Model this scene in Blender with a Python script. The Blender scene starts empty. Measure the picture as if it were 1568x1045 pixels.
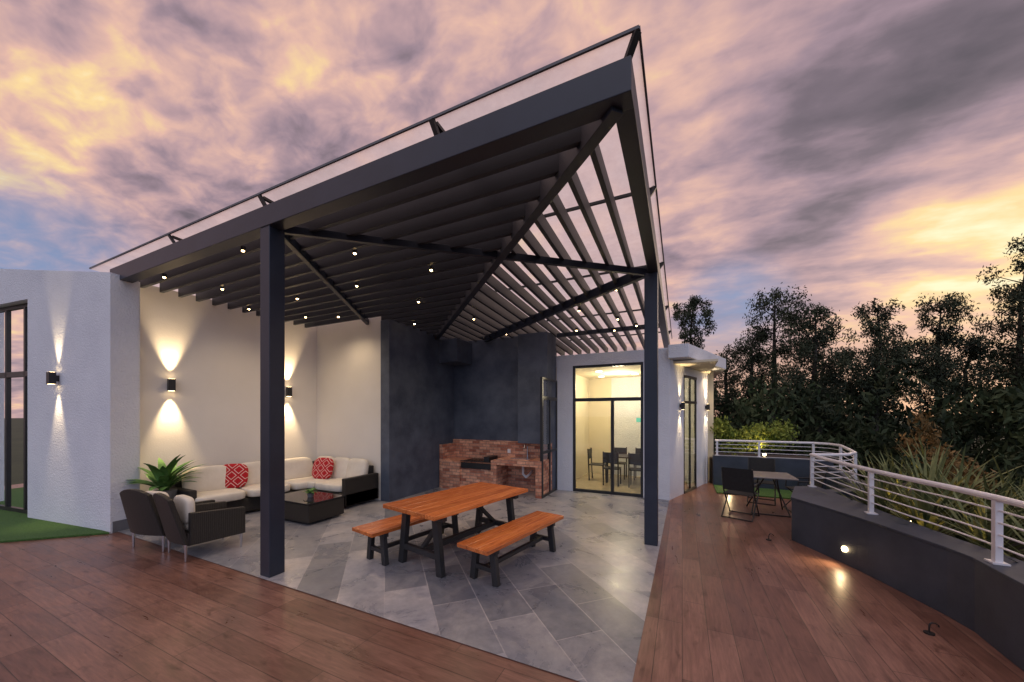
import bpy, math, random
import numpy as np
from mathutils import Vector, Matrix
R=math.radians
scene=bpy.context.scene
COL=scene.collection

# ------------------------------------------------------------------ helpers
class B:
    def __init__(s): s.v=[]; s.f=[]
    def add(s,vs,fs):
        o=len(s.v); s.v+= [tuple(v) for v in vs]; s.f+=[tuple(i+o for i in f) for f in fs]; return s
    def box(s,x0,x1,y0,y1,z0,z1):
        return s.add([(x0,y0,z0),(x1,y0,z0),(x1,y1,z0),(x0,y1,z0),(x0,y0,z1),(x1,y0,z1),(x1,y1,z1),(x0,y1,z1)],
          [(0,3,2,1),(4,5,6,7),(0,1,5,4),(1,2,6,5),(2,3,7,6),(3,0,4,7)])
    def beam(s,p0,p1,w,h,top=False):
        p0=Vector(p0);p1=Vector(p1);d=(p1-p0).normalized()
        up=Vector((0,0,1)) if abs(d.z)<.95 else Vector((0,1,0))
        r=d.cross(up).normalized(); u=r.cross(d).normalized()
        vs=[]
        for p in (p0,p1):
            for a,b in ((-1,-1),(1,-1),(1,1),(-1,1)): vs.append(p+r*a*w/2+u*b*h/2)
        return s.add(vs,[(0,1,2,3),(7,6,5,4),(0,4,5,1),(1,5,6,2),(2,6,7,3),(3,7,4,0)])
    def tube(s,p0,p1,r,n=10,r2=None):
        p0=Vector(p0);p1=Vector(p1);r2=r if r2 is None else r2
        d=(p1-p0).normalized(); up=Vector((0,0,1)) if abs(d.z)<.95 else Vector((1,0,0))
        a=d.cross(up).normalized(); b=a.cross(d)
        vs=[]
        for p,rr in((p0,r),(p1,r2)):
            for i in range(n):
                t=2*math.pi*i/n; vs.append(p+a*math.cos(t)*rr+b*math.sin(t)*rr)
        fs=[(i,(i+1)%n,n+(i+1)%n,n+i) for i in range(n)]
        fs+=[tuple(range(n-1,-1,-1)),tuple(range(n,2*n))]
        return s.add(vs,fs)
    def path(s,pts,r,n=10):
        for a,b in zip(pts[:-1],pts[1:]): s.tube(a,b,r,n)
        for p in pts[1:-1]: s.ball(p,r,8,6)
        return s
    def prism(s,poly,z0,z1):
        n=len(poly)
        z1s=z1 if isinstance(z1,(list,tuple)) else [z1]*n
        ar=sum(poly[i][0]*poly[(i+1)%n][1]-poly[(i+1)%n][0]*poly[i][1] for i in range(n))
        if ar<0: poly=poly[::-1]; z1s=list(z1s)[::-1]
        vs=[(p[0],p[1],z0) for p in poly]+[(p[0],p[1],z) for p,z in zip(poly,z1s)]
        fs=[tuple(range(n-1,-1,-1)),tuple(range(n,2*n))]+[(i,(i+1)%n,n+(i+1)%n,n+i) for i in range(n)]
        return s.add(vs,fs)
    def ball(s,c,r,n=12,m=8,sc=(1,1,1),e=1.0,M=None):
        c=Vector(c); vs=[]; 
        def pw(x): return math.copysign(abs(x)**e,x)
        for j in range(m+1):
            ph=-math.pi/2+math.pi*j/m
            for i in range(n):
                t=2*math.pi*i/n
                p=Vector((r*sc[0]*pw(math.cos(ph))*pw(math.cos(t)),r*sc[1]*pw(math.cos(ph))*pw(math.sin(t)),r*sc[2]*pw(math.sin(ph))))
                if M is not None: p=M@p
                vs.append(c+p)
        fs=[(j*n+i,j*n+(i+1)%n,(j+1)*n+(i+1)%n,(j+1)*n+i) for j in range(m) for i in range(n)]
        return s.add(vs,fs)
    def wall(s,p0,p1,th,z0,z1,z1b=None):
        z1b=z1 if z1b is None else z1b
        d=Vector((p1[0]-p0[0],p1[1]-p0[1])).normalized(); n=Vector((-d.y,d.x))*th
        return s.prism([(p0[0],p0[1]),(p1[0],p1[1]),(p1[0]+n.x,p1[1]+n.y),(p0[0]+n.x,p0[1]+n.y)],z0,[z1,z1b,z1b,z1])

def mesh_obj(name,b,mat,parent=None,bevel=0,smooth=False,seg=2):
    me=bpy.data.meshes.new(name); me.from_pydata(b.v,[],b.f); me.materials.append(mat)
    if smooth: me.polygons.foreach_set('use_smooth',[True]*len(me.polygons))
    me.update()
    o=bpy.data.objects.new(name,me); COL.objects.link(o)
    if bevel:
        m=o.modifiers.new('bevel','BEVEL'); m.width=bevel; m.segments=seg; m.limit_method='ANGLE'
    if parent: o.parent=parent
    return o
def group(name,loc=(0,0,0),rz=0):
    e=bpy.data.objects.new(name,None); e.empty_display_size=.2; e.location=loc; e.rotation_euler=(0,0,rz); COL.objects.link(e); return e

# ------------------------------------------------------------------ materials
class NT:
    def __init__(s,nt): s.nt=nt; s.N=nt.nodes; s.L=nt.links
    def n(s,t,**k):
        x=s.N.new(t)
        for a,b in k.items(): setattr(x,a,b)
        return x
    def put(s,sock,val):
        if isinstance(val,bpy.types.NodeSocket): s.L.new(val,sock)
        else: sock.default_value=val
    def math(s,op,a,b=0.0,clamp=False):
        x=s.n('ShaderNodeMath',operation=op,use_clamp=clamp); s.put(x.inputs[0],a); s.put(x.inputs[1],b); return x.outputs[0]
    def mix(s,f,a,b,mode='MIX'):
        x=s.n('ShaderNodeMix',data_type='RGBA',blend_type=mode); s.put(x.inputs[0],f); s.put(x.inputs[6],a); s.put(x.inputs[7],b); return x.outputs[2]
    def ramp(s,f,stops,interp='LINEAR'):
        x=s.n('ShaderNodeValToRGB'); x.color_ramp.interpolation=interp
        el=x.color_ramp.elements
        while len(el)<len(stops): el.new(.5)
        for e,(p,c) in zip(el,stops): e.position=p; e.color=(*c,1) if len(c)==3 else c
        s.put(x.inputs[0],f); return x.outputs[0]
    def noise(s,vec,scale,detail=4,rough=.55,dist=0):
        x=s.n('ShaderNodeTexNoise'); 
        if vec is not None: s.L.new(vec,x.inputs['Vector'])
        x.inputs['Scale'].default_value=scale; x.inputs['Detail'].default_value=detail; x.inputs['Roughness'].default_value=rough; x.inputs['Distortion'].default_value=dist
        return x.outputs['Fac']
    def mapping(s,vec,rot=(0,0,0),scale=(1,1,1),loc=(0,0,0)):
        x=s.n('ShaderNodeMapping'); s.L.new(vec,x.inputs[0]); x.inputs['Location'].default_value=loc; x.inputs['Rotation'].default_value=rot; x.inputs['Scale'].default_value=scale; return x.outputs[0]
def mat(name,col=(.5,.5,.5),rough=.5,metal=0,spec=.5):
    m=bpy.data.materials.new(name); m.use_nodes=True; t=NT(m.node_tree); p=t.N['Principled BSDF']
    p.inputs['Base Color'].default_value=(*col,1); p.inputs['Roughness'].default_value=rough; p.inputs['Metallic'].default_value=metal
    p.inputs['Specular IOR Level'].default_value=spec
    return m,t,p
def objco(t):
    return t.n('ShaderNodeTexCoord').outputs['Object']
def bump(t,p,h,strength=.3,dist=.01):
    b=t.n('ShaderNodeBump'); b.inputs['Strength'].default_value=strength; b.inputs['Distance'].default_value=dist
    t.L.new(h,b.inputs['Height']); t.L.new(b.outputs[0],p.inputs['Normal'])
def noisy(name,c1,c2,scale=3,rough=.6,bs=.2,bd=.005,bscale=60,metal=0,detail=5):
    m,t,p=mat(name,c1,rough,metal); co=objco(t)
    n=t.noise(co,scale,detail,.6)
    t.L.new(t.ramp(n,[(.3,c1),(.7,c2)]),p.inputs['Base Color'])
    if bs: bump(t,p,t.noise(co,bscale,4),bs,bd)
    return m

M_white=noisy('white_render_paint',(.68,.70,.75),(.78,.80,.84),1.3,.85,.8,.02,38)
M_cream=noisy('cream_wall_paint',(.74,.69,.61),(.80,.75,.68),.8,.8,.25,.008,40)
M_interior=noisy('interior_cream_paint',(.72,.64,.46),(.78,.70,.52),.8,.8,0)
M_dark=noisy('dark_grey_cement_paint',(.040,.052,.080),(.100,.120,.162),2.2,.5,.4,.008,22)
M_parapet=noisy('charcoal_parapet_paint',(.030,.039,.056),(.058,.072,.100),2.0,.55,.25,.006,35)
M_steel=noisy('dark_steel_paint',(.015,.020,.034),(.025,.033,.052),2.0,.42,.12,.003,25)
M_slat=noisy('dark_louvre_paint',(.014,.017,.026),(.022,.027,.038),2.0,.5,.12,.003,25)
M_frame=noisy('black_window_frame',(.012,.012,.013),(.02,.02,.022),3,.4,0)
M_rail=noisy('white_rail_paint',(.72,.71,.73),(.80,.79,.81),4,.35,0)
M_blackmetal=noisy('black_metal',(.012,.012,.013),(.022,.022,.022),6,.45,.1,.002,40)
M_leg=noisy('dark_stained_wood',(.014,.016,.018),(.030,.030,.032),4,.5,.2,.003,60)
M_cushion=noisy('cream_cushion_fabric',(.66,.60,.50),(.76,.70,.60),5,.95,.35,.006,25)
M_chrome,_,_=mat('brushed_chrome',(.6,.6,.62),.25,1)
M_pot=noisy('grey_pot',(.12,.12,.12),(.18,.18,.18),6,.6,.1)
M_soil=noisy('planting_soil',(.02,.014,.01),(.05,.035,.022),12,.95,.8,.03,20)
M_ground=noisy('hillside_grass',(.018,.028,.012),(.045,.06,.025),.15,.95,0)
M_grey=noisy('grey_plinth',(.12,.12,.13),(.17,.17,.18),3,.7,0)
def emis(name,col,st):
    m=bpy.data.materials.new(name); m.use_nodes=True; t=NT(m.node_tree); t.N.clear()
    e=t.n('ShaderNodeEmission'); e.inputs[0].default_value=(*col,1); e.inputs[1].default_value=st
    o=t.n('ShaderNodeOutputMaterial'); t.L.new(e.outputs[0],o.inputs[0]); return m
M_bulb=emis('warm_bulb',(1,.66,.3),26)
M_bulb_s=emis('warm_spot_lens',(1,.72,.38),14)
M_panel=emis('warm_ceiling_panel',(1,.78,.45),9)
for m in (M_bulb,M_bulb_s): m.cycles.emission_sampling='NONE'

def glassmat(name,tint=(.8,.85,.88),ior=1.45,rough=.0):
    m=bpy.data.materials.new(name); m.use_nodes=True; t=NT(m.node_tree); t.N.clear()
    a=t.n('ShaderNodeBsdfTransparent'); a.inputs[0].default_value=(*tint,1)
    g=t.n('ShaderNodeBsdfGlossy'); g.inputs['Roughness'].default_value=rough; g.inputs[0].default_value=(1,1,1,1)
    f=t.n('ShaderNodeFresnel'); f.inputs[0].default_value=ior
    ff=t.math('MULTIPLY',f.outputs[0],1.6,True)
    x=t.n('ShaderNodeMixShader'); t.L.new(ff,x.inputs[0]); t.L.new(a.outputs[0],x.inputs[1]); t.L.new(g.outputs[0],x.inputs[2])
    o=t.n('ShaderNodeOutputMaterial'); t.L.new(x.outputs[0],o.inputs[0]); return m
M_glass=glassmat('window_glass')
def frosted():
    m=bpy.data.materials.new('frosted_roof_sheet'); m.use_nodes=True; t=NT(m.node_tree); t.N.clear()
    a=t.n('ShaderNodeBsdfTransparent'); a.inputs[0].default_value=(.96,.90,.87,1)
    b=t.n('ShaderNodeBsdfTranslucent'); 
    co=objco(t); n=t.noise(co,5,6,.75)
    t.L.new(t.ramp(n,[(.3,(.82,.76,.73)),(.7,(.99,.95,.91))]),b.inputs[0])
    x=t.n('ShaderNodeMixShader'); x.inputs[0].default_value=.68; t.L.new(a.outputs[0],x.inputs[1]); t.L.new(b.outputs[0],x.inputs[2])
    o=t.n('ShaderNodeOutputMaterial'); t.L.new(x.outputs[0],o.inputs[0]); return m
M_frost=frosted()

def planks(name,rotz):
    m,t,p=mat(name,(.2,.1,.07),.35); co=objco(t); v=t.mapping(co,rot=(0,0,rotz))
    br=t.n('ShaderNodeTexBrick'); br.offset=.37; br.offset_frequency=3
    t.L.new(v,br.inputs['Vector']); br.inputs['Scale'].default_value=1; br.inputs['Brick Width'].default_value=1.2; br.inputs['Row Height'].default_value=.2
    br.inputs['Mortar Size'].default_value=.0025; br.inputs['Mortar Smooth'].default_value=.2
    br.inputs['Color1'].default_value=(.172,.084,.062,1); br.inputs['Color2'].default_value=(.265,.142,.108,1); br.inputs['Mortar'].default_value=(.05,.029,.023,1)
    g=t.noise(t.mapping(v,scale=(1.2,14,1)),3,6,.65,.4)
    g2=t.noise(t.mapping(v,scale=(1,3,1)),1.5,4,.6,.8)
    g3=t.noise(t.mapping(v,scale=(1,2.6,1)),5.0,3,.5,.5)
    c=t.mix(.75,br.outputs['Color'],t.ramp(g,[(.3,(.58,.53,.50)),(.7,(1.27,1.22,1.17))]),'MULTIPLY')
    c=t.mix(.8,c,t.ramp(g2,[(.3,(.66,.62,.6)),(.65,(1.15,1.15,1.15))]),'MULTIPLY')
    c=t.mix(.75,c,t.ramp(g3,[(.24,(.42,.36,.34)),(.42,(1,1,1))]),'MULTIPLY')
    t.L.new(c,p.inputs['Base Color'])
    t.L.new(t.ramp(t.math('ADD',g2,t.math('MULTIPLY',g,.3)),[(.3,(.22,)*3),(.9,(.42,)*3)]),p.inputs['Roughness'])
    h=t.math('SUBTRACT',t.math('MULTIPLY',g,.25),br.outputs['Fac']); bump(t,p,h,.35,.004)
    return m
M_deck_u=planks('wood_deck_planks_u',0); M_deck_v=planks('wood_deck_planks_v',R(90))
def tiles():
    m,t,p=mat('slate_floor_tile',(.25,.25,.26),.4); co=objco(t); v=t.mapping(co,rot=(0,0,R(45)))
    br=t.n('ShaderNodeTexBrick'); br.offset=.5
    t.L.new(v,br.inputs['Vector']); br.inputs['Scale'].default_value=1; br.inputs['Brick Width'].default_value=.9; br.inputs['Row Height'].default_value=.45
    br.inputs['Mortar Size'].default_value=.005; br.inputs['Mortar Smooth'].default_value=.1
    br.inputs['Color1'].default_value=(.20,.21,.23,1); br.inputs['Color2'].default_value=(.47,.46,.46,1); br.inputs['Mortar'].default_value=(.48,.46,.45,1)
    g=t.noise(v,2.2,7,.65,.6); g2=t.noise(v,11,6,.7); g3=t.noise(v,1.1,5,.6,1.0)
    c=t.mix(.9,br.outputs['Color'],t.ramp(g,[(.3,(.52,.55,.62)),(.7,(1.25,1.2,1.15))]),'MULTIPLY')
    c=t.mix(.7,c,t.ramp(g2,[(.3,(.70,.71,.74)),(.7,(1.15,1.15,1.15))]),'MULTIPLY')
    c=t.mix(.6,c,t.ramp(g3,[(.35,(.72,.76,.85)),(.65,(1.15,1.1,1.05))]),'MULTIPLY')
    t.L.new(c,p.inputs['Base Color']); t.L.new(t.ramp(g,[(.3,(.22,)*3),(.7,(.40,)*3)]),p.inputs['Roughness'])
    bump(t,p,t.math('SUBTRACT',t.math('MULTIPLY',g2,.5),br.outputs['Fac']),.3,.004); return m
M_tile=tiles()
def bricks():
    m,t,p=mat('red_brick',(.4,.15,.08),.8); co=objco(t)
    s=t.n('ShaderNodeSeparateXYZ'); t.L.new(co,s.inputs[0])
    cb=t.n('ShaderNodeCombineXYZ'); t.L.new(t.math('ADD',s.outputs[0],s.outputs[1]),cb.inputs[0]); t.L.new(s.outputs[2],cb.inputs[1])
    br=t.n('ShaderNodeTexBrick'); t.L.new(cb.outputs[0],br.inputs['Vector']); br.inputs['Scale'].default_value=1
    br.inputs['Brick Width'].default_value=.21; br.inputs['Row Height'].default_value=.075; br.inputs['Mortar Size'].default_value=.006
    br.inputs['Color1'].default_value=(.36,.115,.07,1); br.inputs['Color2'].default_value=(.85,.45,.29,1); br.inputs['Mortar'].default_value=(.30,.20,.16,1)
    g=t.noise(co,14,4); c=t.mix(.7,br.outputs['Color'],t.ramp(g,[(.3,(.6,.6,.6)),(.7,(1.2,1.2,1.2))]),'MULTIPLY')
    t.L.new(c,p.inputs['Base Color']); bump(t,p,t.math('SUBTRACT',g,br.outputs['Fac']),.5,.008); return m
M_brick=bricks()
def tablewood():
    m,t,p=mat('varnished_orange_wood',(.5,.17,.05),.25); co=objco(t)
    s=t.n('ShaderNodeSeparateXYZ'); t.L.new(co,s.inputs[0])
    pl=t.math('FLOOR',t.math('MULTIPLY',s.outputs[0],6.25))
    w=t.n('ShaderNodeTexWhiteNoise',noise_dimensions='1D'); t.L.new(pl,w.inputs['W'])
    g=t.noise(t.mapping(co,scale=(16,1,16)),2.2,7,.7,1.2)
    c=t.ramp(g,[(.25,(.28,.055,.015)),(.5,(.68,.20,.05)),(.75,(.85,.34,.10))])
    c=t.mix(.6,c,t.ramp(w.outputs['Value'],[(0,(.6,.5,.45)),(1,(1.2,1.2,1.2))]),'MULTIPLY')
    t.L.new(c,p.inputs['Base Color']); bump(t,p,g,.12,.003); return m
M_tw=tablewood()
def wicker():
    m,t,p=mat('dark_wicker',(.03,.025,.023),.5); co=objco(t)
    w1=t.n('ShaderNodeTexWave',bands_direction='Z'); t.L.new(co,w1.inputs['Vector']); w1.inputs['Scale'].default_value=26; w1.inputs['Distortion'].default_value=1.5
    w2=t.n('ShaderNodeTexWave',bands_direction='DIAGONAL'); t.L.new(t.mapping(co,scale=(1,1,.01)),w2.inputs['Vector']); w2.inputs['Scale'].default_value=30; w2.inputs['Distortion'].default_value=1.5
    h=t.math('MULTIPLY',w1.outputs['Fac'],t.math('ADD',.4,t.math('MULTIPLY',w2.outputs['Fac'],.6)))
    t.L.new(t.ramp(h,[(.05,(.005,.005,.005)),(.6,(.034,.027,.024))]),p.inputs['Base Color']); bump(t,p,h,.8,.012); return m
M_wick=wicker()
def redpillow():
    m,t,p=mat('red_lattice_fabric',(.5,.02,.03),.9); co=objco(t)
    v=t.n('ShaderNodeTexVoronoi',feature='DISTANCE_TO_EDGE'); v.inputs['Randomness'].default_value=0; v.inputs['Scale'].default_value=6.5
    t.L.new(t.mapping(co,rot=(0,R(45),0),scale=(1,.001,1)),v.inputs['Vector'])
    f=t.ramp(v.outputs['Distance'],[(.0,(0,0,0)),(.10,(0,0,0)),(.11,(1,1,1)),(.17,(1,1,1)),(.18,(0,0,0))],'CONSTANT')
    t.L.new(t.mix(f,(.46,.006,.012,1),(.70,.52,.46,1)),p.inputs['Base Color']); return m
M_red=redpillow()
def turf():
    m,t,p=mat('artificial_turf',(.04,.09,.02),.95); co=objco(t); n=t.noise(co,60,4,.7)
    c=t.ramp(n,[(.3,(.025,.07,.012)),(.7,(.09,.20,.04))]); t.L.new(c,p.inputs['Base Color']); bump(t,p,n,1,.02); return m
M_turf=turf()
def leafmat(name,c1,c2,sc=.5,tr=0):
    m,t,p=mat(name,c1,.7); p.inputs['Specular IOR Level'].default_value=.25; co=objco(t); n=t.noise(co,sc,3,.7)
    c=t.ramp(n,[(.35,c1),(.65,c2)]); t.L.new(c,p.inputs['Base Color']); return m
M_leaf=leafmat('eucalyptus_foliage',(.016,.023,.014),(.065,.080,.042),.7)
M_leaf2=leafmat('dark_tree_foliage',(.013,.022,.010),(.055,.078,.030),.35)
M_shrub=leafmat('shrub_foliage',(.08,.13,.02),(.28,.32,.06),3)
M_flax=leafmat('flax_blades',(.06,.09,.035),(.24,.25,.10),4)
M_palm=leafmat('palm_leaf',(.06,.15,.035),(.15,.30,.08),4)
M_bark=noisy('bark',(.03,.025,.022),(.07,.06,.05),2,.9,.5,.02,12)

# ------------------------------------------------------------------ sky / world
w=bpy.data.worlds.new('World'); scene.world=w; w.use_nodes=True
w.cycles.sampling_method='MANUAL'; w.cycles.sample_map_resolution=512
t=NT(w.node_tree); t.N.clear()
tc=t.n('ShaderNodeTexCoord').outputs['Generated']
nm=t.n('ShaderNodeVectorMath',operation='NORMALIZE'); t.L.new(tc,nm.inputs[0]); D=nm.outputs[0]
s=t.n('ShaderNodeSeparateXYZ'); t.L.new(D,s.inputs[0])
zc=t.math('MAXIMUM',s.outputs[2],0.0)
den=t.math('ADD',zc,.20)
cb=t.n('ShaderNodeCombineXYZ'); t.L.new(t.math('DIVIDE',s.outputs[0],den),cb.inputs[0]); t.L.new(t.math('DIVIDE',s.outputs[1],den),cb.inputs[1]); cb.inputs[2].default_value=3.7
P=cb.outputs[0]
def mask(d,inner,outer):
    v=Vector(d).normalized()
    x=t.n('ShaderNodeVectorMath',operation='DOT_PRODUCT'); t.L.new(D,x.inputs[0]); x.inputs[1].default_value=v
    r=t.n('ShaderNodeMapRange',interpolation_type='SMOOTHSTEP'); t.L.new(x.outputs['Value'],r.inputs[0])
    r.inputs[1].default_value=math.cos(R(outer)); r.inputs[2].default_value=math.cos(R(inner)); return r.outputs[0]
n1=t.noise(t.mapping(P,rot=(0,0,R(25)),scale=(1,1.5,1),loc=(1.3,.4,0)),1.7,6,.52,.2)
n2=t.noise(t.mapping(P,rot=(0,0,R(-20)),scale=(1,1.35,1)),9.0,4,.5,.3)
n3=t.noise(t.mapping(P,rot=(0,0,R(60)),scale=(.6,1.7,1),loc=(.7,2.1,0)),2.0,7,.56,.25)
left=mask((-.8,.35,.5),15,70)
val=t.math('ADD',.53,t.math('MULTIPLY',t.math('SUBTRACT',n1,.5),.95))
val=t.math('ADD',val,t.math('MULTIPLY',t.math('SUBTRACT',n2,.5),t.math('ADD',.34,t.math('MULTIPLY',left,.56))))
val=t.math('ADD',val,t.math('MULTIPLY',t.math('SUBTRACT',n3,.5),t.math('SUBTRACT',1.1,t.math('MULTIPLY',left,.9))))
for d,i,o,wt in [((-.613,.403,.68),1,11,.22),((-.763,.284,.58),1,9,.14),((-.90,.14,.44),1,10,.22),
                 ((.449,.849,.30),2,12,.26),((.36,.88,.25),1,10,.16),((.54,.80,.30),1,9,.14),((.054,.825,.562),2,20,.10),
                 ((.39,.76,.54),4,24,-.22),((.47,.76,.45),3,12,-.08),((.25,.85,.42),2,12,-.12)]:
    val=t.math('ADD',val,t.math('MULTIPLY',mask(d,i,o),wt))
colr=t.ramp(val,[(.0,(.115,.095,.115)),(.24,(.20,.155,.185)),(.40,(.35,.25,.295)),(.55,(.55,.36,.37)),(.70,(.79,.49,.40)),(.86,(.98,.71,.35)),(1,(1.0,.90,.58))])
blue=t.math('ADD',t.math('MULTIPLY',mask((-.96,.16,.14),4,17),.9),t.math('MULTIPLY',mask((.10,.967,.225),1,9),.75),True)
bf=t.math('MULTIPLY',blue,t.math('SUBTRACT',1.35,n2),True)
colr=t.mix(bf,colr,(.22,.31,.52,1))
hz=t.n('ShaderNodeMapRange',interpolation_type='SMOOTHSTEP'); t.L.new(s.outputs[2],hz.inputs[0]); hz.inputs[1].default_value=.25; hz.inputs[2].default_value=.08
hr=t.math('MULTIPLY',hz.outputs[0],mask((.35,.92,.1),10,50))
colr=t.mix(t.math('MULTIPLY',hr,.8),colr,(.68,.40,.30,1))
# unseen sky behind camera and overhead, brightness added to light walls, floor, roof sheet
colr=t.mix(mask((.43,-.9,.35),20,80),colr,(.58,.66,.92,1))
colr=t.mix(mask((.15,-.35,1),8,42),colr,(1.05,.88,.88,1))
sky=t.n('ShaderNodeTexSky',sky_type='NISHITA'); sky.sun_disc=False; sky.sun_elevation=R(10); sky.sun_rotation=R(28)
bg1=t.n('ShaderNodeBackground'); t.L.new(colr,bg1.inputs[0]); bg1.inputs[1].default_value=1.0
bg2=t.n('ShaderNodeBackground'); t.L.new(sky.outputs[0],bg2.inputs[0]); bg2.inputs[1].default_value=.005
ad=t.n('ShaderNodeAddShader'); t.L.new(bg1.outputs[0],ad.inputs[0]); t.L.new(bg2.outputs[0],ad.inputs[1])
wo=t.n('ShaderNodeOutputWorld'); t.L.new(ad.outputs[0],wo.inputs[0])
sd=bpy.data.lights.new('sun','SUN'); sd.energy=.5; sd.angle=R(14); sd.color=(1,.75,.55)
so=bpy.data.objects.new('sun',sd); COL.objects.link(so)
so.rotation_euler=Vector((.449,.849,.2)).to_track_quat('Z','Y').to_euler()

def spot(name,loc,dirn,W,size=80,blend=1,col=(1,.72,.42),parent=None,r=.02):
    l=bpy.data.lights.new(name,'SPOT'); l.energy=W; l.spot_size=R(size); l.spot_blend=blend; l.color=col; l.shadow_soft_size=r
    o=bpy.data.objects.new(name,l); o.location=loc; o.rotation_euler=Vector(dirn).to_track_quat('-Z','Y').to_euler(); COL.objects.link(o)
    if parent: o.parent=parent
def point(name,loc,W,col=(1,.72,.42),r=.05,parent=None):
    l=bpy.data.lights.new(name,'POINT'); l.energy=W; l.color=col; l.shadow_soft_size=r
    o=bpy.data.objects.new(name,l); o.location=loc; COL.objects.link(o)
    if parent: o.parent=parent

# ------------------------------------------------------------------ ground & terrace
mesh_obj('ground',B().add([(-900,-900,-4),(900,-900,-4),(900,900,-4),(-900,900,-4)],[(0,1,2,3)]),M_ground)
outer=[(2.9,-6),(2.9,1),(2.7,3),(2.65,3.9),(2.72,4.6),(2.5,5.5),(2.4,6.3),(2.35,7.0),(2.4,7.7),(2.95,8.2),(3.4,10.4),(3.2,11.3)]
mesh_obj('wood_deck_terrace',B().prism([(-16,-6)]+outer+[(3.2,16),(-16,16)],-3.99,0),M_deck_u)
def sheet(poly,z): return B().add([(p[0],p[1],z) for p in poly],[tuple(range(len(poly)))])
mesh_obj('wood_deck_walkway',sheet([(-.32,2.5),(2.6,2.5),(2.6,4.6),(2.3,6.4),(2.3,7.8),(2.9,8.4),(3.2,11.0),(-.32,11.0)],.004),M_deck_v)
mesh_obj('tile_floor',sheet([(-8.6,2.5),(-.32,2.5),(-.26,8.65),(-8.6,8.65)],.008),M_tile)
mesh_obj('artificial_lawn',B().prism([(-8.22,2.4),(-9.1,1.54),(-12.5,-1.6),(-15,-1),(-15,2),(-10.75,2.3)],.004,.03),M_turf)
mesh_obj('lawn_strip',B().prism([(.75,9.9),(2.95,9.9),(3.1,10.95),(.75,10.95)],.006,.03),M_turf)

# ------------------------------------------------------------------ pergola
def RB(v): return 4.08-.05*(v-2.6)
per=group('pergola')
b=B()
b.box(-4.49,-4.31,2.54,2.72,0.008,RB(2.6)+.02)
b.box(-.50,-.32,5.54,5.72,0.008,RB(5.6)+.02)
mesh_obj('columns',b,M_steel,per,.006)
b=B()
VE=11.0
b.box(-8.65,-.31,2.53,2.69,4.09,4.33)
y0,y1=2.69,VE
b.add([(-.45,y0,RB(y0)+.02),(-.31,y0,RB(y0)+.02),(-.31,y0,RB(y0)+.26),(-.45,y0,RB(y0)+.26),(-.45,y1,RB(y1)+.02),(-.31,y1,RB(y1)+.02),(-.31,y1,RB(y1)+.26),(-.45,y1,RB(y1)+.26)],
      [(0,1,2,3),(7,6,5,4),(0,4,5,1),(1,5,6,2),(2,6,7,3),(3,7,4,0)])
mesh_obj('edge_beams',b,M_steel,per,.006)
b=B()
def rafter(p,q,w_=.09,h_=.22,dz=.0):
    b.beam((p[0],p[1],RB(p[1])+h_/2+dz),(q[0],q[1],RB(q[1])+h_/2+dz),w_,h_)
rafter((-.42,2.64),(-5.97,7.74),.10,.22,-.02)
rafter((-4.4,2.7),(-6.4,5.9),.07,.12,.0)
rafter((-4.35,2.7),(-.45,5.60),.06,.09,.0)
rafter((-.45,5.63),(-4.69,8.25),.08,.15,.01)
rafter((-.45,8.5),(-2.8,8.5),.06,.10,.02)
mesh_obj('rafters',b,M_steel,per,.004)
b=B(); sp=.25
def uA(v): return -.42-(v-2.64)*1.088
k=1
while True:
    v=2.64+sp*k
    if v>8.1: break
    u1=uA(v)-.02; u0=-8.62 if v<2.9 else (-8.56+.144*(v-2.85) if v<5.85 else -5.96)
    if u1-u0>.2:
        z=RB(v)+.05+.11; b.beam((u0,v,z),(u1,v,z),.05,.22)
    k+=1
k=1; sp=.27
while True:
    u=-.42-sp*k
    if u<-5.9: break
    v0=2.64+(-.42-u)/1.088+.03
    z0=RB(v0)+.155; z1=RB(VE)+.155
    b.beam((u,v0,z0),(u,VE,z1),.05,.17); k+=1
mesh_obj('louvre_slats',b,M_slat,per)
b=B()
gx0,gx1,gy0,gy1=-9.45,-.26,2.52,VE+.1
G=lambda v: RB(v)+.385
b.add([(gx0,gy0,G(gy0)),(gx1,gy0,G(gy0)),(gx1,gy1,G(gy1)),(gx0,gy1,G(gy1))],[(0,1,2,3)])
mesh_obj('frosted_roof_sheet',b,M_frost,per)
b=B()
b.beam((gx0,gy0,G(gy0)+.01),(gx1,gy0,G(gy0)+.01),.016,.022); b.beam((gx1,gy0,G(gy0)+.01),(gx1,gy1,G(gy1)+.01),.016,.022)
mesh_obj('sheet_edge_trim',b,M_grey,per)
b=B()
for u in (-1.95,-4.45,-6.6): 
    b.beam((u,2.60,4.33),(u-.02,2.52,G(2.52)),.05,.03)
    b.beam((u,2.55,G(2.55)-.02),(u,8.0 if u>-5 else 5.9,G(8.0 if u>-5 else 5.9)-.02),.04,.03)
b.beam((-.36,2.60,4.33),(-.27,2.53,G(2.53)),.05,.03)
for v in (4.2,6.1,8.2,10.2): b.beam((-.37,v,RB(v)+.25),(-.27,v,G(v)),.03,.05); b.beam((-.3,v,G(v)-.02),(-5.9 if v<8 else -3.,v,G(v)-.02),.03,.03)
mesh_obj('glazing_brackets',b,M_blackmetal,per)

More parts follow.
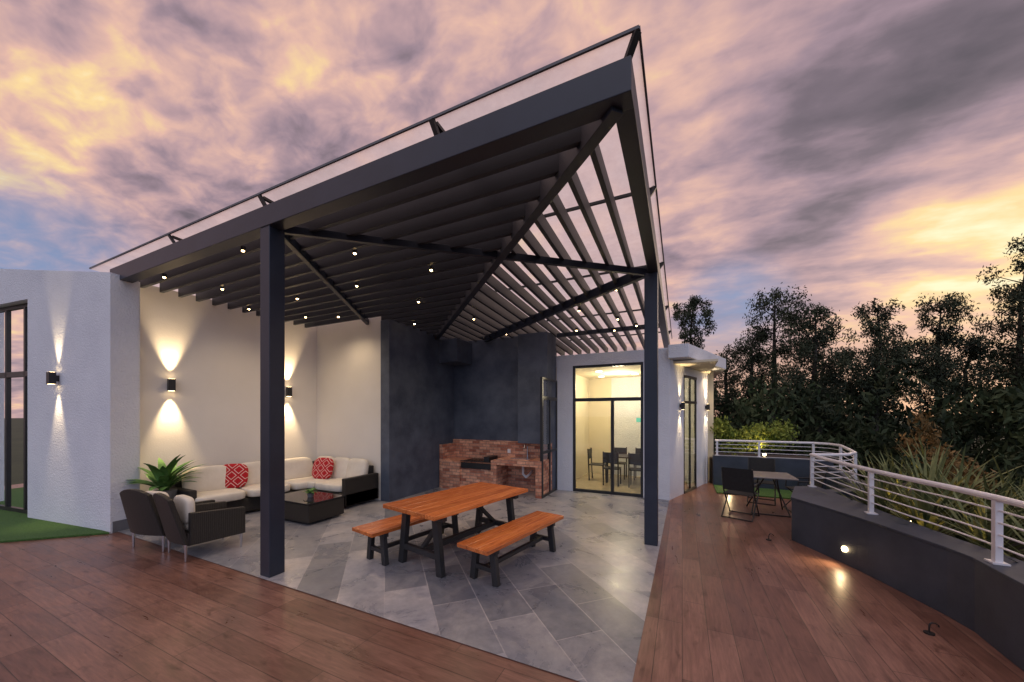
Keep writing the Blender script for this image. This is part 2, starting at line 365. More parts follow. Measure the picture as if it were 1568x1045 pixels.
cl=group('ceiling_spotlight_set')
bl=B(); bc=B()
for i,(u,v) in enumerate([(-5.33,2.8),(-7.5,2.8),(-3.98,3.45),(-7.18,3.45),(-4.87,4.26),(-6.39,4.26),(-3.34,4.26),(-4.40,5.24),(-3.98,6.5),(-2.17,4.26),(-2.87,7.16),(-.98,6.02),(-7.9,4.26),(-7.3,5.05),(-3.86,7.8),(-2.2,8.1),(-1.2,7.6),(-1.8,6.8),(-5.4,6.3),(-1.4,8.4),(-6.6,5.3),(-.9,8.2)]):
    z=RB(v)+.035
    bc.tube((u,v,z+.05),(u,v,z-.005),.030,12); bl.ball((u,v,z-.008),.020,8,6,(1,1,.6))
for (u,v) in ((-5.33,3.6),(-7.2,4.0),(-3.3,4.3),(-4.2,6.5),(-2.4,6.8),(-6.6,5.2)):
    spot('lamp_beam',(u,v,RB(v)-.0),(0,0,-1),50,140,1,(1,.76,.48),cl,.05)
mesh_obj('housings',bc,M_blackmetal,cl); mesh_obj('bulbs',bl,M_bulb,cl,smooth=True)

# ------------------------------------------------------------------ left white house
hl=group('white_house_wing')
K=(-8.25,2.42); W1=(-10.75,2.11); W2=(-13.2,1.806)
b=B()
def lw(p,q,za,zb,z0=0,th=.35): b.wall(q,p,th,z0,zb,za)
lw(K,W1,4.17,4.53); lw(W1,W2,4.53,4.9,4.0)
b.prism([(-8.25,2.425),(-8.34,2.80),(-8.9,2.80),(-8.9,2.5)],0,4.15)
b.box(-15,-13.2,1.6,2.1,0,4.9)
mesh_obj('outer_walls',b,M_white,hl)
b=B()
b.wall((-8.56,2.79),(-8.11,5.95),.3,0,4.2,4.12)
b.box(-8.4,-5.99,5.9,6.2,0,4.1)
mesh_obj('lounge_walls',b,M_cream,hl)
b=B(); b.prism([(-8.9,3.1),(-8.5,5.95),(-8.5,6.1),(-15,6.1),(-15,2.4),(-8.9,2.75)],4.0,4.08); mesh_obj('roof_slab',b,M_white,hl)
b=B(); b.beam((-8.335,2.44,.09),(-8.36,2.8,.09),.19,.18); mesh_obj('plinth',b,M_grey,hl)
d=Vector((W2[0]-W1[0],W2[1]-W1[1])).normalized()
b=B()
def fr(t0,t1,z0,z1):
    b.beam((W1[0]+d.x*t0,W1[1]+d.y*t0+.15,(z0+z1)/2),(W1[0]+d.x*t1,W1[1]+d.y*t1+.15,(z0+z1)/2),.06,z1-z0)
fr(0,2.4,3.93,4.0); fr(0,2.4,2.62,2.72); fr(0,2.4,0,.1)
for x in (0.03,.5,1.2,2.4): fr(x-.03,x+.03,0.1,3.93)
mesh_obj('window_frame',b,M_frame,hl)
b=B(); b.add([(W1[0],W1[1]+.15,0.1),(W2[0],W2[1]+.15,0.1),(W2[0],W2[1]+.15,3.95),(W1[0],W1[1]+.15,3.95)],[(0,1,2,3)]); mesh_obj('window_glass_pane',b,M_glass,hl)
b=B(); b.box(-15,-9.4,5.2,5.3,0,4); b.box(-15,-9.4,2.6,5.3,.01,.02); mesh_obj('room_walls',b,M_interior,hl)
b=B(); b.box(-12.6,-11.6,3.9,4.4,.02,.9); b.box(-12.9,-12.2,5.1,5.18,.8,2.9); b.box(-14.8,-13.6,3.4,3.5,.02,2.6); mesh_obj('room_cupboards',b,M_leg,hl)
point('room_lamp',(-11.6,3.8,3.2),110,(1,.75,.5),.2,hl)

# ------------------------------------------------------------------ sconces
def sconce(p,z,nrm,W=22,sc=1.0,size=70):
    n=Vector((nrm[0],nrm[1],0)).normalized(); c=Vector((p[0],p[1],z))+n*.10*sc
    g=group('wall_sconce',c,math.atan2(n.y,n.x)+math.pi/2); g.scale=(sc,sc,sc)
    b=B(); b.box(-.055,.055,-.05,.05,-.12,.12); b.box(-.03,.03,.05,.10,-.06,.06); mesh_obj('housing',b,M_blackmetal,g,.004)
    b=B(); b.box(-.045,.045,-.035,.035,.121,.123); b.box(-.045,.045,-.035,.035,-.123,-.121); mesh_obj('lens',b,M_bulb_s,g)
    spot('up_beam',(0,.0,.14),(0,.08,1),W,size,.9,(1,.74,.42),g,.03)
    spot('down_beam',(0,.0,-.14),(0,.08,-1),W,size,.9,(1,.74,.42),g,.03)
sconce((-9.73,2.237),2.52,(.123,-.992),90,.85,40)
wn=(.99,-.14)
sconce((-8.49,3.25),2.44,wn,190,.9,50); sconce((-8.21,5.23),2.42,wn,190,.9,50)
rn=(.95,-.31)
sconce((-.05,9.25),2.1,rn,50,.7,50); sconce((.57,11.16),2.1,rn,50,.7,50)

# ------------------------------------------------------------------ dark barbecue wall + house
dk=group('grey_barbecue_wall')
b=B()
b.box(-5.97,-5.72,5.86,8.6,0,RB(6)+.05)
b.box(-5.72,-2.86,8.30,8.6,0,RB(8.3)+.10)
b.box(-3.62,-2.86,7.95,8.30,1.2,RB(8)+.04)
b.box(-5.72,-5.15,7.6,8.30,3.25,RB(8)+.03)
mesh_obj('walls',b,M_dark,dk,.006)

bq=group('brick_barbecue')
b=B()
b.box(-5.71,-2.86,8.22,8.295,.0,1.22)
b.box(-5.71,-5.60,7.62,8.22,0,1.12)
b.box(-5.60,-5.05,7.55,8.22,0,.72)
b.box(-5.05,-4.15,7.62,8.22,0,.55); b.box(-4.15,-4.0,7.55,8.22,0,.80)
b.box(-4.0,-2.86,7.55,8.22,.70,.84); b.box(-3.0,-2.86,7.55,8.22,0,.70)
mesh_obj('brickwork',b,M_brick,bq,.005)
b=B()
b.box(-5.0,-4.2,7.66,8.2,.56,.60)
for i in range(14): b.tube((-5.02+.06*i+.03,7.6,.74),(-5.02+.06*i+.03,8.2,.74),.006,6)
b.beam((-5.04,7.6,.74),(-4.16,7.6,.74),.02,.02); b.box(-5.03,-4.17,7.60,7.62,.56,.70)
b.box(-4.4,-4.25,7.65,8.1,.74,.86)
mesh_obj('grill_rack',b,M_blackmetal,bq)
b=B(); b.box(-3.7,-3.2,7.7,8.1,.845,.86); b.path([(-3.45,8.16,.85),(-3.45,8.16,1.12),(-3.45,8.0,1.16),(-3.45,7.94,1.08)],.014); mesh_obj('sink_and_tap',b,M_chrome,bq,smooth=False)
b=B(); b.path([(-3.5,8.0,.70),(-3.5,8.0,.45),(-3.42,8.0,.38),(-3.34,8.0,.45),(-3.34,8.2,.5)],.028); b.box(-4.02,-3.94,8.2,8.225,.92,1.02); mesh_obj('drain_pipe',b,M_rail,bq)

hs=group('white_house')
b=B()
b.box(-2.86,-2.45,8.65,8.85,0,3.27); b.box(-.80,-.25,8.65,8.85,0,3.27); b.box(-2.45,-.80,8.65,8.85,3.1,3.27)
q0=Vector((-.25,8.66)); qd=Vector((.9,2.75))
def Q(tm): return tuple(q0+qd*tm)
b.wall(Q(0),Q(.314),.2,0,3.12); b.wall(Q(.63),Q(1.0),.2,0,3.12); b.wall(Q(.314),Q(.63),.2,2.85,3.12)
b.wall(Q(1.0),(-2.,11.8),.2,0,3.12)
mesh_obj('outer_walls',b,M_white,hs)
b=B(); b.prism([(-.28,8.52),(.12,8.52),(1.08,11.35),(.95,14),(-3,14),(-3,8.9),(-.28,8.9)],3.13,3.42); mesh_obj('roof_slab',b,M_white,hs,.01)
b=B(); b.box(-2.95,-2.75,8.85,12.8,0,3.12); b.box(-2.9,.8,11.62,11.7,0,3.12); mesh_obj('inner_walls',b,M_interior,hs)
b=B(); b.box(-2.86,.7,8.86,11.7,3.05,3.10); mesh_obj('ceiling',b,M_interior,hs)
b=B(); b.box(-2.75,-.3,8.7,11.6,.01,.02); mesh_obj('room_floor',b,noisy('beige_floor_tile',(.35,.30,.22),(.45,.38,.28),2,.25,0),hs)
b=B()
def frv(u0,u1,z0,z1,v=8.68,dp=.06): b.box(u0,u1,v,v+dp,z0,z1)
frv(-2.45,-2.39,0,3.1); frv(-.86,-.80,0,3.1); frv(-2.39,-.86,3.04,3.1); frv(-2.39,-.86,2.22,2.30,8.675,.07); frv(-2.39,-.86,0.009,.07)
frv(-1.53,-1.46,.07,2.22,8.672,.08)
def frs(v0,v1,z0,z1): b.box(-2.90,-2.84,v0,v1,z0,z1)
frs(7.58,7.64,0,2.75); frs(8.58,8.64,0,2.75); frs(7.64,8.58,2.70,2.75); frs(7.64,8.58,2.24,2.32); frs(8.08,8.14,0.06,2.24); frs(7.64,8.58,0.009,.06); frs(7.64,8.58,1.0,1.06)
for tt in (.314,.47,.625):
    p=Q(tt); b.box(p[0]-.03,p[0]+.02,p[1],p[1]+.05,0,2.85)
for zz in (.03,2.2,2.82):
    b.beam((*Q(.314),zz),(*Q(.63),zz),.05,.06)
mesh_obj('door_frames',b,M_frame,hs)
b=B()
b.add([(-2.4,8.71,.05),(-.82,8.71,.05),(-.82,8.71,3.06),(-2.4,8.71,3.06)],[(0,1,2,3)])
b.add([(-2.87,7.6,.05),(-2.87,8.6,.05),(-2.87,8.6,2.72),(-2.87,7.6,2.72)],[(0,1,2,3)])
a_,c_=Q(.314),Q(.63); b.add([(*a_,.03),(*c_,.03),(*c_,2.83),(*a_,2.83)],[(0,1,2,3)])
mesh_obj('glass_panes',b,M_glass,hs)
b=B(); b.box(-1.3,-.2,11.58,11.615,.7,2.6); mesh_obj('rear_window',b,noisy('dusk_window',(.03,.05,.09),(.06,.08,.13),1,.1,0),hs)
b=B(); b.box(-1.34,-1.28,11.55,11.6,.66,2.64); b.box(-.8,-.75,11.55,11.6,.66,2.64); b.box(-1.3,-.2,11.55,11.6,1.6,1.65); mesh_obj('rear_window_frame',b,M_frame,hs)
b=B(); 
for (x,y) in ((-2.0,9.6),(-1.2,10.6),(-2.2,10.9)): b.tube((x,y,3.049),(x,y,3.03),.09,16)
mesh_obj('ceiling_lights',b,M_panel,hs)
point('room_lamp',(-1.6,10.3,2.7),85,(1,.80,.50),.15,hs)
b=B(); b.box(-.98,-.84,8.9,8.92,1.72,1.82); mesh_obj('exit_sign',b,emis('exit_sign_green',(.3,.9,.55),.8),hs)
spot('soffit_lamp',(.15,9.3,3.1),(0,0,-1),26,120,1,(1,.72,.42),hs); spot('soffit_lamp',(.75,11.0,3.1),(0,0,-1),30,120,1,(1,.72,.42),hs)
b=B(); b.box(-2.86,-2.80,8.64,8.66,0,3.2); mesh_obj('door_jamb',b,M_white,hs)

def dchair(name,loc,rz,fm):
    g=group(name,loc,rz); b=B()
    for x in (-.19,.19):
        b.beam((x,-.2,0),(x,-.18,.45),.03,.03); b.beam((x,.2,0),(x,.24,.9),.03,.03)
    b.box(-.21,.21,-.21,.21,.43,.46); b.box(-.2,.2,.215,.235,.6,.88)
    mesh_obj('frame',b,fm,g); return g
g=group('dining_table',(-1.35,10.4,0)); b=B(); b.box(-.6,.6,-.4,.4,.72,.75); 
for x in(-.52,.52):
    for y in(-.33,.33): b.beam((x,y,0.02),(x,y,.72),.05,.05)
mesh_obj('top_and_legs',b,M_leg,g)
for (x,y,r) in ((-1.7,9.85,180),(-1.05,9.85,180),(-1.7,10.95,0),(-1.05,10.95,0),(-2.2,10.4,90)): dchair('dining_chair',(x,y,.02),R(r),M_leg)

# ------------------------------------------------------------------ lounge furniture
sf=group('wicker_corner_sofa')
b=B()
b.prism([(-8.42,3.25),(-7.55,3.25),(-7.30,5.0),(-6.02,5.0),(-6.02,5.84),(-8.05,5.84)],.06,.32)
b.prism([(-8.42,3.25),(-8.30,3.25),(-7.93,5.72),(-6.14,5.72),(-6.14,5.84),(-8.05,5.84)],.32,.78)
b.prism([(-8.42,3.13),(-7.55,3.13),(-7.53,3.25),(-8.40,3.25)],.06,.60)
b.prism([(-6.14,5.0),(-6.02,5.0),(-6.02,5.86),(-6.14,5.86)],.06,.62)
mesh_obj('wicker_frame',b,M_wick,sf,.02)
def cushion(c,size,rz=0,tilt=0,mt=M_cushion,e=.35,name='cushion',nn=28):
    b=B(); b.ball((0,0,0),1,nn,16,(size[0]/2,size[1]/2,size[2]/2),e)
    o=mesh_obj(name,b,mt,sf,smooth=True); o.location=c; o.rotation_euler=(tilt,0,rz)
for i in range(3):
    v=3.62+.78*i; u=-8.30+.144*(v-3.2)
    cushion((u+.48,v,.40),(.78,.76,.17),R(-8)); cushion((u+.20,v,.68),(.72,.18,.50),R(82),R(-12),e=.5)
cushion((-7.45,5.38,.40),(.9,.78,.17)); cushion((-6.6,5.38,.40),(.86,.78,.17))
for u in (-7.5,-6.95,-6.45): cushion((u,5.66,.68),(.56,.18,.50),0,R(-12),e=.5)
cushion((-7.92,3.98,.70),(.50,.15,.48),R(48),R(-16),M_red,.6,'red_pillow')
cushion((-7.22,5.40,.70),(.48,.15,.48),R(15),R(-16),M_red,.6,'red_pillow')

def armchair(loc,rz):
    g=group('wicker_armchair',loc,rz); b=B()
    b.box(-.33,.33,-.30,.33,.20,.36)
    for s_ in (-1,1):
        x0=s_*.34; x1=s_*.27
        b.prism([(min(x0,x1),-.28),(max(x0,x1),-.28),(max(x0,x1),.34),(min(x0,x1),.34)],.20,[.62,.62,.57,.57])
    vs=[];nx=9;nz=6
    for side in (0,1):
        for j in range(nz+1):
            f=j/nz
            for i in range(nx+1):
                x=(-1+2*i/nx); wd_=.335-.055*f
                z=.22+(.66-.07*abs(x)**2.2)*f
                y=-.27-.15*f-.05*(1-x*x)*(1-.3*f)-(0.06 if side==0 else 0)
                vs.append((x*wd_,y,z))
    n_=(nx+1); o_=n_*(nz+1); fs=[]
    for j in range(nz):
        for i in range(nx):
            a=j*n_+i; fs.append((a,a+1,a+n_+1,a+n_)); fs.append((o_+a,o_+a+n_,o_+a+n_+1,o_+a+1))
    for i in range(nx):
        fs.append((i,o_+i,o_+i+1,i+1)); a=nz*n_+i; fs.append((a,a+1,o_+a+1,o_+a))
    for j in range(nz):
        a=j*n_; fs.append((a,a+n_,o_+a+n_,o_+a)); a=j*n_+nx; fs.append((a,o_+a,o_+a+n_,a+n_))
    b.add(vs,fs)
    mesh_obj('wicker_body',b,M_wick,g,.012,seg=2)
    b=B()
    for x in(-.30,.30):
        for y in(-.31,.30): b.tube((x,y,.0),(x,y,.22),.012,10,.02)
    mesh_obj('legs',b,M_chrome,g)
    b=B(); b.ball((0,.02,.42),1,28,12,(.27,.30,.07),.35); b.ball((0,-.24,.62),1,28,12,(.25,.06,.18),.45); mesh_obj('seat_cushion',b,M_cushion,g,smooth=True)
armchair((-6.82,2.66,.008),R(10)); armchair((-6.02,2.70,.008),R(-6))
ct=group('wicker_coffee_table',(-6.25,4.35,.008)); b=B(); b.box(-.6,.55,-.36,.36,.04,.36); mesh_obj('wicker_body',b,M_wick,ct,.02)
b=B(); b.box(-.61,.56,-.37,.37,.365,.38); mesh_obj('glass_top',b,mat('black_glass',(.02,.02,.022),.08)[0],ct)
def leafplant(name,loc,n,L,mt,pot=(.14,.3),seed=1,wd=.05,up=.9,droop=1.0,pexp=.8):
    rnd=random.Random(seed); g=group(name,loc)
    if pot:
        b=B(); b.tube((0,0,0),(0,0,pot[1]),pot[0]*.75,18,pot[0]); mesh_obj('pot',b,M_pot,g)
    z0=pot[1] if pot else 0; b=B()
    for i in range(n):
        a=rnd.uniform(0,2*math.pi); l=L*rnd.uniform(.6,1.1); el=rnd.uniform(.5,1.35)*up
        p=Vector((rnd.uniform(-.03,.03),rnd.uniform(-.03,.03),z0)); vs=[];S=7
        side=Vector((-math.sin(a),math.cos(a),0))
        for k in range(S+1):
            f=k/S; ww=wd*math.sin(math.pi*min(1,.12+f*.88))**pexp*rnd.uniform(.9,1.1)
            vs+= [p-side*ww/2,p+side*ww/2]
            e2=el-droop*f*1.3
            p=p+Vector((math.cos(a)*math.cos(e2),math.sin(a)*math.cos(e2),math.sin(e2)))*l/S
        b.add(vs,[(2*k,2*k+1,2*k+3,2*k+2) for k in range(S)])
    mesh_obj('leaves',b,mt,g,smooth=True); return g
leafplant('potted_palm',(-7.98,2.98,.008),40,.70,M_palm,(.17,.60),3,.12,1.2,.85)
leafplant('table_plant',(-6.15,4.35,.39),40,.17,M_palm,(.06,.07),5,.03)

# ------------------------------------------------------------------ picnic table and benches
pt=group('picnic_table',(-2.76,4.20,.008),R(-11))
b=B()
for i in range(6): b.box(-.48+i*.16+.002,-.48+(i+1)*.16-.002,-.93,.93,.715,.765)
mesh_obj('table_top',b,M_tw,pt,.005)
b=B()
for y in (-.72,.72):
    for s_ in(-1,1): b.beam((s_*.36,y,0),(s_*.27,y,.71),.09,.07)
    b.beam((-.42,y,.68),(.42,y,.68),.08,.07); b.beam((-.33,y,.22),(.33,y,.22),.06,.07)
b.beam((0,-.72,.22),(0,.72,.22),.07,.07); b.beam((0,-.7,.24),(0,-.2,.68),.05,.05); b.beam((0,.7,.24),(0,.2,.68),.05,.05)
mesh_obj('trestle_legs',b,M_leg,pt,.004)
def bench(loc):
    g=group('wooden_bench',loc,R(-11)); b=B()
    for i in range(3): b.box(-.225+i*.15+.002,-.225+(i+1)*.15-.002,-.84,.84,.41,.455)
    mesh_obj('seat',b,M_tw,g,.005); b=B()
    for y in(-.62,.62):
        for s_ in(-1,1): b.beam((s_*.17,y,0),(s_*.12,y,.41),.075,.06)
        b.beam((-.19,y,.38),(.19,y,.38),.07,.06); b.beam((-.15,y,.16),(.15,y,.16),.05,.05)
    b.beam((0,-.62,.16),(0,.62,.16),.05,.05); mesh_obj('legs',b,M_leg,g,.004)
bench((-1.90,4.14,.008)); bench((-3.42,4.03,.008))

# ------------------------------------------------------------------ parapet + railing
pw=group('curved_parapet_wall')
inner=[(1.78,7.75),(1.49,6.7),(1.66,6.35),(1.80,6.05),(1.93,5.75),(2.05,5.42),(2.16,5.08),(2.25,4.8),(2.30,4.55),(2.28,4.2),(2.27,3.9),(2.28,3.4),(2.34,2.8),(2.42,2),(2.5,1),(2.55,-4)]
out2=[(2.85,-4),(2.85,1),(2.70,2.8),(2.62,3.9),(2.62,4.55),(2.48,5.2),(2.36,5.9),(2.28,6.6),(2.2,7.2),(2.1,7.9)]
b=B(); b.prism(inner+out2,0,.63)
back=[(1.85,7.78),(2.1,7.7),(2.62,8.1),(2.80,8.6),(3.0,9.6),(3.18,10.5),(3.1,10.95)]
for p,q in zip(back[:-1],back[1:]): b.wall(q,p,.22,0,.63)
b.box(.75,3.25,10.97,11.25,0,.80)
mesh_obj('wall',b,M_parapet,pw,.01)
b=B(); b.prism([(p[0]-.012,p[1]-.005) for p in inner]+[(p[0]+.012,p[1]) for p in out2],.631,.655); mesh_obj('coping',b,M_parapet,pw,.005)
wl=group('parapet_step_light',(1.865,5.90,.20),math.atan2(-.36,-.93)); b=B(); b.tube((-.0,0,0),(.025,0,0),.035,16); mesh_obj('lens',b,M_bulb_s,wl)
spot('beam',(.06,0,0),(1,0,-.55),9,130,1,(1,.72,.38),wl)
wl2=group('planter_step_light',(1.1,10.93,.25)); b=B(); b.tube((0,0,0),(0,.03,0),.04,12); mesh_obj('lens',b,M_bulb_s,wl2); spot('beam',(0,-.06,0),(0,-1,-.5),8,130,1,(1,.72,.38),wl2)

rl=group('terrace_railing')
rp=[(.8,11.12),(1.8,11.15),(2.9,11.1),(3.15,10.9),(3.22,10.45),(3.0,9.3),(2.85,8.6),(2.62,8.18),(2.35,7.98),(2.02,7.84),(2.03,7.3),(2.08,6.65),(2.14,6.0),(2.22,5.4),(2.32,4.9),(2.38,4.45),(2.40,4.0),(2.45,3.3),(2.55,2.4),(2.65,1.2),(2.7,-3.5)]
b=B(); b.path([(x,y,1.20) for x,y in rp],.028,12)
for z in (.80,.90,1.0,1.10): b.path([(x,y,z) for x,y in rp],.008,6)
for (x,y,dx,dy) in [(.85,11.12,1,0),(1.8,11.15,1,0),(2.9,11.1,1,0),(3.2,10.4,0,1),(2.85,8.6,.3,1),(2.02,7.8,0,1),(2.14,6.0,.1,1),(2.38,4.45,.1,1),(2.46,3.2,.1,1),(2.62,1.6,.1,1)]:
    b.beam((x,y,.66 if y<10.95 else .8),(x,y,1.18),.045,.045)
    b.box(x-.05,x+.05,y-.05,y+.05,(.656 if y<10.95 else .80),(.67 if y<10.95 else .81))
mesh_obj('rails_and_posts',b,M_rail,rl,smooth=False)

mesh_obj('planter_bed',B().prism([(2.86,1),(2.64,3.9),(2.64,4.55),(2.5,5.2),(2.38,5.9),(2.3,6.6),(2.22,7.2),(2.15,7.65),(2.65,8.0),(3.05,8.6),(3.3,10.4),(3.3,11.5),(5.5,11.5),(4.6,7),(4.2,4.5),(3.9,1)],-3.98,.3),M_soil)
rr=random.Random(8)
for i,(x,y) in enumerate([(2.6,7.0),(2.75,6.3),(2.9,5.6),(3.2,6.6),(3.3,5.4),(3.0,4.8),(3.4,7.6),(3.5,4.9),(3.8,6.0),(2.95,7.4),(3.4,4.2),(3.9,7.0),(3.6,6.8)]):
    leafplant('flax_plant',(x,y,.28),58,rr.uniform(.9,1.4),M_flax,None,20+i,.034,1.22,.40,.7)
for (x,y) in ((2.75,5.9),(3.0,7.2),(3.2,5.0)):
    g=group('garden_uplight',(x-.12,y-.35,.3)); b=B(); b.tube((0,0,0),(0,0,.12),.03,10); mesh_obj('housing',b,M_blackmetal,g); b=B(); b.tube((0,0,.121),(0,0,.125),.025,10); mesh_obj('lens',b,M_bulb_s,g)
    spot('beam',(0,0,.15),(.25,.5,1),24,130,1,(1,.62,.2),g)

def foliage(name,clumps,nleaf,size,mt,seed=0,trunk=None,flat=1.0):
    rng=np.random.default_rng(seed); g=group(name)
    cl_=np.array([c[:3] for c in clumps]); rad=np.array([c[3] for c in clumps]); wts=rad**2; wts/=wts.sum()
    idx=rng.choice(len(clumps),nleaf,p=wts)
    dr=rng.normal(size=(nleaf,3)); dr/=np.linalg.norm(dr,axis=1)[:,None]
    rr_=rad[idx]*(rng.random(nleaf)**.5)*rng.uniform(.85,1.3,nleaf)
    c=cl_[idx]+dr*rr_[:,None]*np.array([1,1,flat])
    a=rng.normal(size=(nleaf,3)); a[:,2]*=1.5; a/=np.linalg.norm(a,axis=1)[:,None]
    b_=np.cross(a,rng.normal(size=(nleaf,3))); b_/=np.linalg.norm(b_,axis=1)[:,None]
    sz=size*rng.uniform(.5,1.2,nleaf)[:,None]
    v=np.stack([c-a*sz,c+b_*sz*.34,c+a*sz,c-b_*sz*.34],1).reshape(-1,3)
    me=bpy.data.meshes.new('leaves'); me.vertices.add(len(v)); me.vertices.foreach_set('co',v.ravel())
    me.loops.add(nleaf*4); me.loops.foreach_set('vertex_index',np.arange(nleaf*4))
    me.polygons.add(nleaf); me.polygons.foreach_set('loop_start',np.arange(0,nleaf*4,4)); me.polygons.foreach_set('loop_total',np.full(nleaf,4))
    me.update(calc_edges=True); me.validate(); me.materials.append(mt)
    o=bpy.data.objects.new('leaves',me); COL.objects.link(o); o.parent=g
    if trunk: mesh_obj('trunk_and_limbs',trunk,M_bark,g,smooth=True)
    return g
def euc(x,y,top,wd,seed,n=8000,base=-4,name='eucalyptus_tree',mt=None):
    rnd=random.Random(seed); tb=B(); H=top-base; clumps=[]
    p=Vector((x,y,base)); lean=Vector((rnd.uniform(-.04,.04),rnd.uniform(-.04,.04),1))
    pts=[p+lean*H*f+Vector((rnd.uniform(-.15,.15),rnd.uniform(-.15,.15),0)) for f in (0,.2,.4,.6,.8,.96)]
    rads=[.32,.27,.21,.15,.09,.03]
    for i in range(5): tb.tube(pts[i],pts[i+1],rads[i],8,rads[i+1])
    for i in range(50):
        f=.28+.70*((i+rnd.random())/50); q=pts[0].lerp(pts[-1],min(1,f/.96))
        a=rnd.uniform(0,6.283); prof=(1-max(0,(f-.55)/.50)**2.2)**.8*(.6+.4*min(1,(f-.25)/.15))
        prof*=.75+.35*math.sin(f*17+seed)
        l=wd*prof*rnd.uniform(.25,1.1)+.1
        e=q+Vector((math.cos(a)*l,math.sin(a)*l,rnd.uniform(.1,.6)*l+.15))
        if e.z>top: e.z=top-.2
        tb.tube(q,e,.04,5,.012)
        r=(.25+.38*prof)*rnd.uniform(.7,1.25)*wd/2.4
        clumps.append((e.x,e.y,e.z,r)); 
        for _ in range(2):
            m_=q.lerp(e,rnd.uniform(.35,1.0)); clumps.append((m_.x+rnd.uniform(-.6,.6)*r*1.6,m_.y+rnd.uniform(-.6,.6)*r*1.6,m_.z+rnd.uniform(-1.2,.7)*r,r*rnd.uniform(.5,.85)))
    clumps.append((pts[-1].x,pts[-1].y,top-.3,.3))
    foliage(name,clumps,n,.115,mt or M_leaf,seed,tb,1.15)
for i,(x,y,top,wd) in enumerate([(1.07,31.5,11.2,1.9),(6.0,31.6,10.8,2.8),(8.3,30.2,9.2,2.5),(11.3,31.9,9.2,2.5),(14.6,32.2,9.2,2.6),(18.3,33,12.0,3.0),(21.0,32.7,10.8,2.8),(3.3,33.5,7.2,2.3),(9.9,34.5,6.6,2.4),(13.0,35,6.6,2.4),(16.6,34,7.0,2.4),(4.4,32,7.9,2.0)]):
    euc(x,y,top,wd,100+i,15000 if i<7 else 8000)
rnd=random.Random(4); cl_=[]
for i in range(280):
    x=rnd.uniform(-2,30); y=rnd.uniform(24,38)-abs(x-10)*.1; r=rnd.uniform(.8,1.6); z=rnd.uniform(-4,3.5+.9*math.sin(x*1.3)+.6*math.sin(x*2.9)); cl_.append((x,y,z,r))
foliage('distant_tree_line',cl_,60000,.25,M_leaf2,9)
cl_=[]
for i in range(90):
    x=rnd.uniform(5,20); y=rnd.uniform(9,20)
    if x>4+ (y-8)*.2: cl_.append((x,y,rnd.uniform(-4,-.3+.05*x),rnd.uniform(.7,1.3)))
foliage('hillside_bushes',cl_,26000,.15,M_leaf2,10)
foliage('planter_shrub',[(.95+.17*i+rnd.uniform(-.08,.08),11.75,1.12+rnd.uniform(-.2,.42),rnd.uniform(.2,.34)) for i in range(9)],6500,.06,M_shrub,11)
g=group('garden_uplight',(1.95,11.35,.8)); b=B(); b.ball((0,0,.05),.04,10,8); mesh_obj('lens',b,M_bulb_s,g,smooth=True); spot('beam',(0,0,.12),(-.6,.2,1),26,150,1,(1,.7,.32),g)
mesh_obj('rear_planter_bed',B().box(.7,3.22,11.26,13,-3.97,.7),M_soil)
foliage('tall_garden_shrub',[(3.9+rnd.uniform(-.4,.4),8.6+rnd.uniform(-.4,.4),.6+.15*i,.30-.02*i) for i in range(9)],1500,.06,leafmat('autumn_shrub_foliage',(.09,.06,.02),(.26,.15,.05),3),12)
foliage('tall_garden_shrub',[(4.4+rnd.uniform(-.3,.3),6.0+rnd.uniform(-.4,.4),.4+.1*i,.28) for i in range(7)],2200,.06,M_shrub,13)

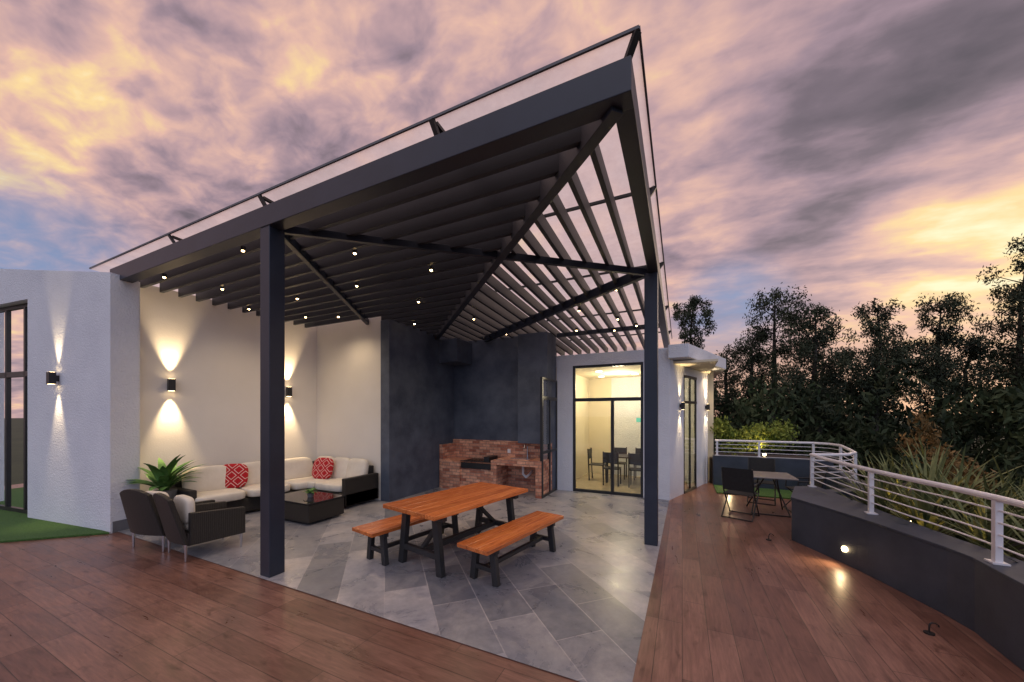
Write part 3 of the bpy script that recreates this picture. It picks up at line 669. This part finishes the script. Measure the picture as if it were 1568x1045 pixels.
# ------------------------------------------------------------------ folding chairs & bistro table
def fchair(loc,rz):
    g=group('folding_chair',loc,rz); b=B()
    for x in (-.24,.24):
        b.path([(x,-.26,.01),(x,.16,.50),(x,.26,.92)],.012,8); b.path([(x,.28,.01),(x,-.22,.44)],.012,8)
        b.path([(x,.19,.62),(x,-.2,.62),(x,-.22,.44)],.012,8)
    b.tube((-.24,-.26,.012),(.24,-.26,.012),.011,8); b.tube((-.24,.28,.012),(.24,.28,.012),.011,8)
    mesh_obj('frame',b,M_blackmetal,g); b=B()
    b.box(-.235,.235,-.22,.2,.43,.442); b.add([(-.235,.18,.5),(.235,.18,.5),(.235,.262,.92),(-.235,.262,.92)],[(0,1,2,3)]); mesh_obj('sling_seat',b,noisy('black_mesh_fabric',(.012,.012,.012),(.02,.02,.02),20,.8,0),g)
fchair((.98,7.85,.004),R(160)); fchair((1.55,9.35,.004),R(-10)); fchair((2.15,8.75,.004),R(-80))
g=group('bistro_table',(1.5,8.45,.004)); b=B()
for sx in(-1,1):
    b.path([(sx*.3,-.3,.01),(sx*.1,.25,.69)],.013,8); b.path([(sx*.3,.3,.01),(sx*.1,-.25,.69)],.013,8)
b.tube((-.3,-.3,.012),(.3,-.3,.012),.012,8); mesh_obj('legs',b,M_blackmetal,g)
b=B(); b.box(-.4,.4,-.4,.4,.70,.73); mesh_obj('top',b,noisy('pale_table_top',(.28,.24,.21),(.36,.31,.27),5,.25,0),g,.01)
for loc in ((1.18,6.55,.004),(1.93,4.35,.004)):
    g=group('floor_hook',loc); b=B(); b.tube((0,0,0),(0,0,.012),.035,14)
    pts=[(0,0,.01),(0,0,.07)]+[(.03-.03*math.cos(a),0,.07+.03*math.sin(a)) for a in (.6,1.2,1.9,2.6,3.1)]; b.path(pts,.006,6); mesh_obj('ring',b,M_blackmetal,g)

# ------------------------------------------------------------------ camera
cd=bpy.data.cameras.new('camera'); cd.sensor_width=36; cd.lens=549/1568*36; cd.shift_y=(635-522.5)/1568; cd.clip_start=.05; cd.clip_end=3000
co=bpy.data.objects.new('camera',cd); co.location=(0,0,1.9); co.rotation_euler=(R(90),0,R(25.4)); COL.objects.link(co); scene.camera=co
scene.view_settings.view_transform='Standard'; scene.view_settings.look='None'; scene.view_settings.exposure=0
